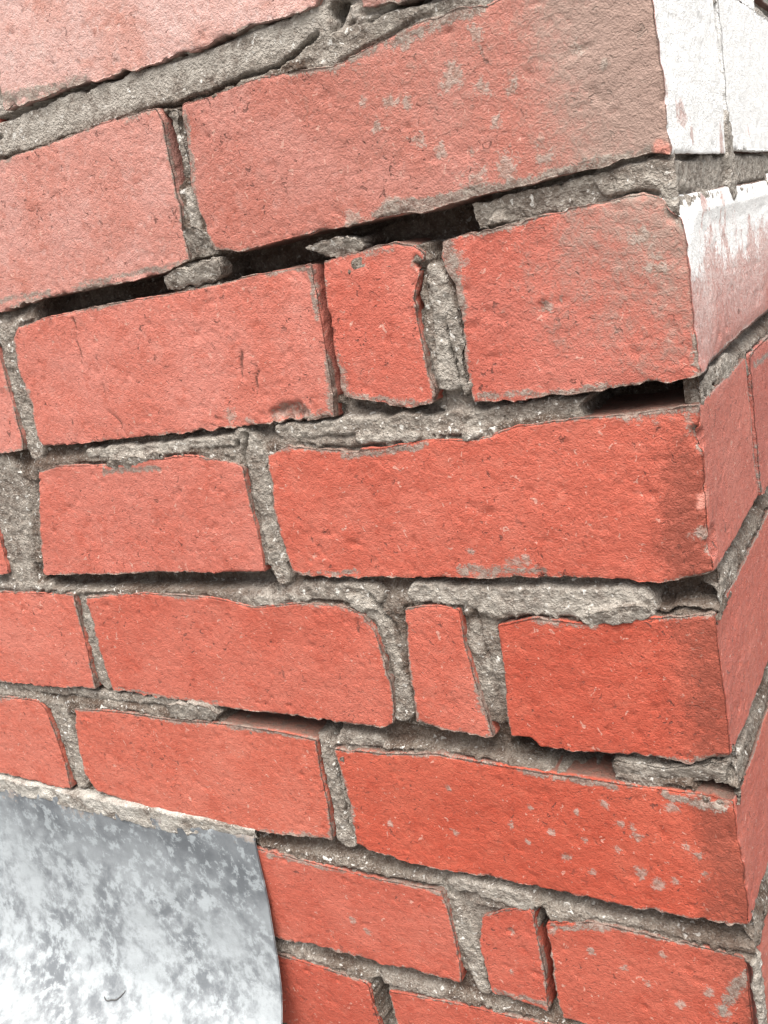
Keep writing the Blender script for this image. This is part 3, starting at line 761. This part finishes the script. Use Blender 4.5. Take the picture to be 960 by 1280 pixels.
def rect_outline(x0, x1, z0, z1):
    j = rng.uniform(-0.8, 0.8, 8)
    xm = 0.5 * (x0 + x1)
    return ([(x0 + j[0], z1 + j[1]), (xm, z1 + j[2] * .7), (x1 + j[3], z1 + j[4])], [(x1 + j[5], 0.5 * (z0 + z1))],
            [(x0 + j[6], z0 + j[7]), (xm, z0 + j[2]), (x1 + j[0], z0 + j[3])], [(x0 + j[4], 0.5 * (z0 + z1))])


def filler_tone():
    f = rng.uniform(0, 1)
    return [c * K for c in lin((210 + 12 * f, 100 + 30 * f, 80 + 32 * f))]


def side_brick(s0, s1, z0, z1, seed, fine):
    """a brick of the return face: same block turned to face +x"""
    o = build_brick(*rect_outline(-s1, -s0, z0, z1), 50, filler_tone(), fine, seed)
    me = o.data
    n = len(me.vertices)
    co = np.empty(n * 3, np.float32)
    me.vertices.foreach_get('co', co)
    co = co.reshape(-1, 3) / MM + np.array(o.location) / MM - np.array((0, 0, 1500.0))
    co = co + np.array((0, 0, 0.0))
    s = -co[:, 0]; dep = co[:, 1]; z = co[:, 2]
    P = np.stack([-dep, s, z], -1)
    c0 = np.array([-25.0, 0.5 * (s0 + s1), 0.5 * (z0 + z1)])
    # mirror reverses the winding
    me2 = me
    me2.vertices.foreach_set('co', np.ascontiguousarray((P - c0) * MM, np.float32).ravel())
    me2.flip_normals()
    me2.update()
    o.location = tuple(c0 * MM + np.array((0, 0, 1.5)))
    me2.attributes['glare'].data.foreach_set('value', np.ascontiguousarray(glare_mask(np.maximum(s, 5.0), z) * (dep < 3), np.float32))
    me2.attributes['glare_dust'].data.foreach_set('value', np.ascontiguousarray(glare_dust_mask(np.maximum(s, 5.0), z) * (dep < 3), np.float32))
    for an in ('grime', 'corner_dark', 'lichen'):
        me2.attributes[an].data.foreach_set('value', np.zeros(n, np.float32))
    return o


# rows continued out of the frame
stuff_boxes = []
for row in range(-12, 20):
    z1 = 70 - 75 * row
    z0 = z1 - 64
    near = -4 <= row <= 10
    x = row_left.get(row, None)
    if x is None:      # rows above and below the photographed part
        odd = row % 2 == 1
        ext = 195 if odd else 88
        sd = 92 if odd else 195
        if near:
            t, r_, b, l = rect_outline(-ext, 0, z0, z1)
            build_brick(t, r_, b, l, sd, filler_tone(), 2.4, 60 + row, True)
        else:
            stuff_boxes.append((-ext, 0, 0, sd, z0, z1))
        polys.append([(-ext, z1), (sd, z1), (sd, z0), (-ext, z0)])
        x = -ext
        s = sd
    else:
        s = [v for k, v in SIDE.items() if 'ABCDEFGH'.index(k[0]) == row][0]
    x -= 10
    j = 0
    while x > -2600:
        wd = 195 if (j + row) % 2 else 90
        if x > -760 and near:
            build_brick(*rect_outline(x - wd, x, z0, z1), 50, filler_tone(), 2.4, 100 + 20 * row + j)
        else:
            stuff_boxes.append((x - wd, x, 0, 40, z0, z1))
        polys.append([(x - wd, z1), (x, z1), (x, z0), (x - wd, z0)])
        x -= wd + 10
        j += 1
    s += 10
    j = 0
    while s < 2600:
        wd = 195 if (j + row) % 2 == 1 else 90
        if s < 420 and near:
            side_brick(s, s + wd, z0, z1, 400 + 20 * row + j, 1.6 if (s < 130 and row in (0, 1, 2, 3, 4)) else 2.4)
        else:
            stuff_boxes.append((-40, 0, s, s + wd, z0, z1))
        polys.append([(s, z1), (s + wd, z1), (s + wd, z0), (s, z0)])
        s += wd + 10
        j += 1

# bricks far outside the photograph, joined
bv, bq = [], []
for (x0, x1, y0, y1, z0, z1) in stuff_boxes:
    n = len(bv)
    e = 1.5
    for zz, ins in ((z0, e), (z0 + e, 0), (z1 - e, 0), (z1, e)):
        bv += [(x0 + ins, y0 + ins, zz), (x1 - ins, y0 + ins, zz), (x1 - ins, y1 - ins, zz), (x0 + ins, y1 - ins, zz)]
    for a in range(3):
        for c in range(4):
            bq.append((n + 4 * a + c, n + 4 * a + (c + 1) % 4, n + 4 * a + 4 + (c + 1) % 4, n + 4 * a + 4 + c))
    bq.append((n + 3, n + 2, n + 1, n)); bq.append((n + 12, n + 13, n + 14, n + 15))
fm = mesh_from("distant_bricks", np.array(bv) * MM, np.array(bq), False)
for an in ('edge', 'grime', 'corner_dark', 'lichen', 'glare', 'glare_dust', 'fresh', 'bed', 'crack'):
    ba = np.array(bv)
    attr(fm, an, np.where((ba[:, 0] > -3) & (ba[:, 1] > 100), sstep(-128, -84, ba[:, 2]), 0) if an == 'glare' else np.zeros(len(bv)))  # far return face gets the same painted glare
fb = link("distant_bricks", fm, wall, BRICK, (0, 0, 1.5))
fb.color = (*[c * K for c in lin((212, 100, 78))], 1)
fb["kind"] = "stuff"

# ------------------------------------------------------------------ mortar: one eroded bed wrapped round the corner
def axis_graded(lo, hi, flo, fhi, fine, coarse):
    a = list(np.arange(flo, fhi, fine))
    st = fine; x = flo; left = []
    while x > lo:
        st = min(st * 1.25, coarse); x -= st; left.append(x)
    st = fine; x = a[-1]; right = []
    while x < hi:
        st = min(st * 1.25, coarse); x += st; right.append(x)
    return np.array(left[::-1] + a + right)


FINE = 0.72
su = axis_graded(-2600, 2600, -500, 212, FINE, 12)
zu = axis_graded(-1500, 960, -520, 62, FINE, 12)
SU, ZU = np.meshgrid(su, zu)
shape = SU.shape
sdist = np.full(shape, 50.0)
d_up = np.full(shape, 50.0)
d_dn = np.full(shape, 50.0)
for poly in polys:
    pp = np.array(poly)
    x0, x1, y0, y1 = pp[:, 0].min() - 18, pp[:, 0].max() + 18, pp[:, 1].min() - 18, pp[:, 1].max() + 18
    i0, i1 = np.searchsorted(su, (x0, x1)); k0, k1 = np.searchsorted(zu, (y0, y1))
    if i1 <= i0 or k1 <= k0:
        continue
    gx, gz = SU[k0:k1, i0:i1], ZU[k0:k1, i0:i1]
    d = np.full(gx.shape, 99.0)
    inside = np.zeros(gx.shape, bool)
    for a in range(len(pp)):
        ax, az = pp[a]; bx, bz = pp[(a + 1) % len(pp)]
        d = np.minimum(d, seg_dist(gx, gz, ax, az, bx, bz))
        if az != bz:
            cond = (az > gz) != (bz > gz)
            inside ^= cond & (gx < (bx - ax) * (gz - az) / (bz - az) + ax)
    zc_ = 0.5 * (pp[:, 1].min() + pp[:, 1].max())
    dd = np.where(inside, 0, d)
    up = zc_ - gz > 24
    dn = gz - zc_ > 24
    d_up[k0:k1, i0:i1] = np.where(up, np.minimum(d_up[k0:k1, i0:i1], dd), d_up[k0:k1, i0:i1])
    d_dn[k0:k1, i0:i1] = np.where(dn, np.minimum(d_dn[k0:k1, i0:i1], dd), d_dn[k0:k1, i0:i1])
    d = np.where(inside, -d, d)
    sdist[k0:k1, i0:i1] = np.minimum(sdist[k0:k1, i0:i1], d)

jx = SU + 2.4 * fbm(SU, ZU, 0, 9, 3, 51, 0.65); jz = ZU + 2.4 * fbm(SU, ZU, 5, 9, 3, 52, 0.65)
dep = 2.3 + 1.2 * fbm(SU, ZU, 0, 34, 2, 53)
crumb = 2.6 * np.clip(fbm(SU, ZU, 7, 6, 3, 80, 0.6) - 0.22, 0, 1) + 0.5 * np.abs(noise(SU, ZU, 2, 3.0, 81))
rough = crumb + 0.5 * fbm(SU, ZU, 0, 9, 2, 54) + 0.55 * fbm(SU, ZU, 0, 3.4, 2, 55) + 0.4 * noise(SU, ZU, 0, 1.6, 56)
raw = np.clip(0.45 + 1.0 * fbm(SU, ZU, 3, 45, 2, 59), 0, 1)
# the joints weather to a slope: cut back under the brick above, full at the brick below
ta = sstep(0.15, 0.85, d_up / (d_up + d_dn + 1e-6))
bed = (d_up < 20) & (d_dn < 20)
dep = np.where(bed, (6.5 + 2.0 * fbm(SU, ZU, 0, 30, 2, 60)) * (1 - ta) + 0.9 * ta, dep)
pale = np.clip(0.05 + 0.8 * fbm(SU, ZU, 0, 40, 2, 57), 0, 1)
EXTRA = [('s', 16, -77, 210, -77, 6.5, 1.8), ('s', -14, -78, 16, -79, 7.5, 1.6), ('w', -14, -150, -6, -149.5, 4.6, 34), ('v', -4, -149.5, 6, -149.5, 4.0, 6), ('s', -4, -84, 4, -80, 4.0, 0.4), ('s', 2, -392, 2.5, -448, 5.0, -0.9), ('s', 5, -227, 40, -226, 4.5, 0.8),
         ('s', 10, -151, 60, -150, 4.5, 0.4), ('s', 6, -301, 40, -300, 3.5, 0.8), ('s', 97, -60, 99, -82, 7.0, -0.8), ('v', 97, -5, 97, -40, 2.0, 3.5)]
for pass_ in ('v', 's', 'w'):
    for kind, ax, az, bx, bz, rad, lev in MORTAR_SHAPES + EXTRA:
        if kind != pass_:
            continue
        m0 = max(rad * 2, 8)
        i0, i1 = np.searchsorted(su, (min(ax, bx) - m0, max(ax, bx) + m0))
        k0, k1 = np.searchsorted(zu, (min(az, bz) - m0, max(az, bz) + m0))
        sl = (slice(k0, k1), slice(i0, i1))
        d = seg_dist(jx[sl], jz[sl], ax, az, bx, bz)
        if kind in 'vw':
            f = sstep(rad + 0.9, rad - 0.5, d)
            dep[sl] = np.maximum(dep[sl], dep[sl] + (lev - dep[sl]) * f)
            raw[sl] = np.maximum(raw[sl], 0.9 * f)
        else:
            f = sstep(rad + 0.7, rad - 0.5, d)
            dep[sl] = dep[sl] + (lev - dep[sl]) * f
            raw[sl] = raw[sl] * (1 - f)
            pale[sl] = np.maximum(pale[sl], f * (0.75 if lev < 0.7 else 0.4))
pale = np.maximum(pale, 0.95 * sstep(-6, 2, ZU) * sstep(26, 18, ZU) * (SU < 2))
pale = np.where(SU > 2, np.maximum(pale, 0.9 * sstep(-110, -90, ZU)), pale)
raw = np.where(SU > 2, raw * sstep(-90, -110, ZU), raw)
smooth_band = sstep(-6, 2, ZU) * sstep(26, 18, ZU) * (SU < 2)       # the trowelled joint above the second row
dep = dep + rough * np.where(dep > 10, 2.0, 1.0 - 0.7 * smooth_band)
# shrinkage gap along some arrises, and cracks
gap = sstep(1.5, 0.2, np.abs(sdist - 0.5)) * sstep(-0.15, 0.25, fbm(SU, ZU, 0, 30, 2, 58))
dep = dep + 2.0 * gap * (dep > 0.8)
for c in MORTAR_CRACKS:
    for (ax, az), (bx, bz) in zip(c[:-1], c[1:]):
        i0, i1 = np.searchsorted(su, (min(ax, bx) - 4, max(ax, bx) + 4))
        k0, k1 = np.searchsorted(zu, (min(az, bz) - 4, max(az, bz) + 4))
        sl = (slice(k0, k1), slice(i0, i1))
        d = seg_dist(jx[sl], jz[sl], ax, az, bx, bz)
        dep[sl] = np.maximum(dep[sl], np.where(d < 1.5, 5.5 * np.exp(-(d / 0.8) ** 4), -9))
# nominal position and inward direction round the corner
RC = 2.0
th = np.clip((SU + RC) / (2 * RC), 0, 1) * (math.pi / 2)
nx0 = np.where(SU < -RC, SU, np.where(SU > RC, 0, -RC + RC * np.sin(th)))
ny0 = np.where(SU < -RC, 0, np.where(SU > RC, SU, RC - RC * np.cos(th)))
ang = sstep(-0.6, 5, SU) * (math.pi / 2)
dep = np.where(SU > -1.2, np.minimum(dep, 6.0), dep)
ix, iy = -np.sin(ang), np.cos(ang)
PX, PY = nx0 + ix * dep, ny0 + iy * dep
verts = np.stack([PX, PY, ZU], -1).reshape(-1, 3)
quads = grid_quads(shape[1], shape[0])
hid = (sdist < -3.5) & (dep > 0.8)
hq = hid.ravel()[quads].all(axis=1)
quads = quads[~hq]
used = np.unique(quads)
remap = np.full(len(verts), -1, np.int64)
remap[used] = np.arange(len(used))
mm_ = mesh_from("mortar", verts[used] * MM, remap[quads])
attr(mm_, 'pale', pale.ravel()[used])
attr(mm_, 'raw', raw.ravel()[used])
attr(mm_, 'glare', (0.8 * sstep(-75, -40, ZU) * (SU > 30)).ravel()[used])
link("mortar", mm_, wall, MORTAR, (0, 0, 1.5))

# ------------------------------------------------------------------ lead flashing
PROF = np.array([(9.0, -371.5), (2.0, -373.0), (-1.4, -375.0), (-1.9, -390), (-2.3, -404), (-3.4, -420), (-5.0, -434), (-7.2, -453),
                 (-10.6, -472), (-17.0, -489), (-29, -503), (-48, -514), (-76, -524), (-110, -532), (-150, -540), (-200, -549)])
pd = np.r_[0, np.cumsum(np.hypot(*np.diff(PROF, axis=0).T))]
tv = np.r_[np.arange(0, 12, 1.0), np.arange(12, pd[-1], 1.8)]
pyv, pzv = np.interp(tv, pd, PROF[:, 0]), np.interp(tv, pd, PROF[:, 1])
for _ in range(3):
    pyv[4:-1] = 0.25 * pyv[3:-2] + 0.5 * pyv[4:-1] + 0.25 * pyv[5:]
    pzv[4:-1] = 0.25 * pzv[3:-2] + 0.5 * pzv[4:-1] + 0.25 * pzv[5:]
xu = np.r_[np.arange(-261.0, -270, -0.8), np.arange(-270.5, -620, -2.0), np.arange(-620, -1400, -10)]
XS, TS = np.meshgrid(xu, tv)
ys, zs = np.interp(TS, tv, pyv), np.interp(TS, tv, pzv)
ty_, tz_ = np.gradient(pyv, tv), np.gradient(pzv, tv)
nyv, nzv = np.interp(TS, tv, tz_), -np.interp(TS, tv, ty_)     # outward normal
sgn = np.where(nyv > 0, -1, 1)
nyv, nzv = nyv * sgn, nzv * sgn
free = sstep(4, 40, TS)
lump = free * (2.2 * fbm(XS, TS, 0, 70, 2, 61) + 1.1 * fbm(XS, TS, 0, 22, 2, 62)) + 0.25 * fbm(XS, TS, 0, 7, 2, 63)
lump *= 0.25 + 0.75 * sstep(-262, -320, XS)
curl = 0.4 * np.exp(-(-261 - XS) / 2.5) * sstep(2, 12, TS)
ex = 0.9 * fbm(XS * 0, TS, 3, 24, 2, 64) * np.exp(-(-261 - XS) / 6.0)
def layer(off):
    return np.stack([XS + ex, ys + nyv * (lump + curl + off), zs + nzv * (lump + curl + off)], -1).reshape(-1, 3)
va, vb = layer(0.0), layer(-0.9)
nu, nv_ = len(xu), len(tv)
qa = grid_quads(nu, nv_)
nn = nu * nv_
ii = np.arange(nn).reshape(nv_, nu)
def strip(a):
    return np.stack([a[:-1], a[1:], a[1:] + nn, a[:-1] + nn], -1)
qs = np.concatenate([qa[:, ::-1], qa + nn, strip(ii[:, 0]), strip(ii[-1, :]), strip(ii[::-1, -1])])
flash = bpy.data.objects.new("metal_flashing", None)
flash.location = (-0.5, -0.02, -0.372)
sc.collection.objects.link(flash)
flash["label"] = "mottled grey metal flashing sheet tucked into the brick joint, bending outwards"
flash["category"] = "flashing"
lm = mesh_from("sheet", (np.concatenate([va, vb]) - np.array((-500, -20, -372.0))) * MM, qs)
patina_skylight = sstep(20, 110, TS + 18 * fbm(XS, TS, 0, 40, 2, 65) + np.clip((-XS - 261) * 0.12, 0, 30))  # whitish patina, plus sky brightness put into the colour lower down
splash = np.exp(-np.maximum(TS - 8, 0) / 24.0) * (0.6 + 0.5 * fbm(XS, TS, 0, 30, 2, 66))
attr(lm, 'patina_skylight', np.tile(patina_skylight.ravel(), 2))
attr(lm, 'splash', np.tile(splash.ravel(), 2))
link("sheet", lm, flash, LEAD)

# pale pointing that seals the top of the sheet
fx = np.r_[np.arange(-259.5, -640, -0.9), np.arange(-640, -1400, -4)]
fv = np.linspace(0, 1, 26)
zt = np.interp(-fx, [259, 300, 350, 385, 400, 440, 490, 1000], [-370, -368, -367, -367, -367.5, -366.5, -365.5, -366])
zb = np.interp(-fx, [259, 270, 300, 337, 380, 436, 490, 1000], [-375.5, -378, -381, -385.5, -382, -379.5, -380.5, -380])
zb = zb + 4.2 * fbm(fx, 0 * fx, 0 * fx, 16, 4, 71, 0.62)
zt = zt + 1.2 * fbm(fx, 0 * fx, 0 * fx, 10, 3, 77, 0.6)
FX, FV = np.meshgrid(fx, fv)
ZT, ZB = np.broadcast_to(zt, FX.shape), np.broadcast_to(zb, FX.shape)
FZ = ZT + FV * (ZB - ZT)
prof = np.clip(np.minimum(FV / 0.12, (1 - FV) / 0.10), 0, 1) ** 0.7
thick = np.interp(-FX, [259, 275, 340, 1000], [1.2, 2.0, 3.0, 3.4]) * (1 + 0.45 * fbm(FX, FZ, 0, 22, 2, 74))
crack = sstep(0.10, 0.02, np.abs(fbm(FX, FZ * 0.6, 0, 26, 2, 75))) * sstep(0.0, 0.3, fbm(FX, FZ, 0, 50, 1, 76))
FY = 1.5 - (thick + 1.4 - 1.2 * FV) * prof - (1.1 * fbm(FX, FZ, 0, 8, 2, 72) + 0.8 * fbm(FX, FZ, 0, 3.2, 2, 73)) * prof + 1.3 * crack * prof
FY[0, :] = 8
FY[-1, :] = 1.0
pm = mesh_from("pointing", np.stack([FX, FY, FZ], -1).reshape(-1, 3) * MM, grid_quads(len(fx), len(fv))[:, ::-1])
link("pointing", pm, wall, PALE_MORTAR, (0, 0, 1.5))

# thin curved fibre caught on the sheet
fib = [(-401.1, 144.1), (-397.2, 144.6), (-393.0, 144.1), (-388.7, 142.2), (-386.1, 139.3), (-383.6, 136.5)]
fc = np.array(fib)
tt2 = np.linspace(0, 1, 19)
fxs = np.interp(tt2, np.linspace(0, 1, len(fc)), fc[:, 0]); fts = np.interp(tt2, np.linspace(0, 1, len(fc)), fc[:, 1])
for _ in range(2):
    fxs[1:-1] = 0.25 * fxs[:-2] + 0.5 * fxs[1:-1] + 0.25 * fxs[2:]
    fts[1:-1] = 0.25 * fts[:-2] + 0.5 * fts[1:-1] + 0.25 * fts[2:]
vg = va.reshape(nv_, nu, 3)
cen = np.array([vg[np.argmin(abs(tv - t)), np.argmin(abs(xu - x))] for x, t in zip(fxs, fts)])
for c_ in range(3):
    for _ in range(3):
        cen[1:-1, c_] = 0.25 * cen[:-2, c_] + 0.5 * cen[1:-1, c_] + 0.25 * cen[2:, c_]
cen[:, 2] += 0.6
rad = 0.5 * np.sin(np.pi * np.linspace(0.12, 0.93, 19)) ** 0.5
nsd = 8
tube = []
for i in range(19):
    tg = cen[min(i + 1, 18)] - cen[max(i - 1, 0)]
    tg /= np.linalg.norm(tg)
    u1 = np.cross(tg, (0.3, 0.2, 1.0)); u1 /= np.linalg.norm(u1)
    u2 = np.cross(tg, u1)
    for a in range(nsd):
        tube.append(cen[i] + rad[i] * (math.cos(2 * math.pi * a / nsd) * u1 + math.sin(2 * math.pi * a / nsd) * u2))
tq = [(i * nsd + a, i * nsd + (a + 1) % nsd, (i + 1) * nsd + (a + 1) % nsd, (i + 1) * nsd + a) for i in range(18) for a in range(nsd)]
org = cen.mean(axis=0)
tm = mesh_from("fibre", (np.array(tube) - org) * MM, np.array(tq))
km = NB("grey_fibre")
km.l(km.mix(km.noise(km.n('ShaderNodeNewGeometry').outputs['Position'], 900), (0.045, 0.045, 0.045), (0.09, 0.088, 0.085)), km.b.inputs['Base Color'])
km.b.inputs['Roughness'].default_value = 0.8
fo = link("fibre", tm, None, km.m, tuple(org * MM))
fo["label"] = "tiny dark curved fibre lying on the grey metal flashing"
fo["category"] = "fibre"
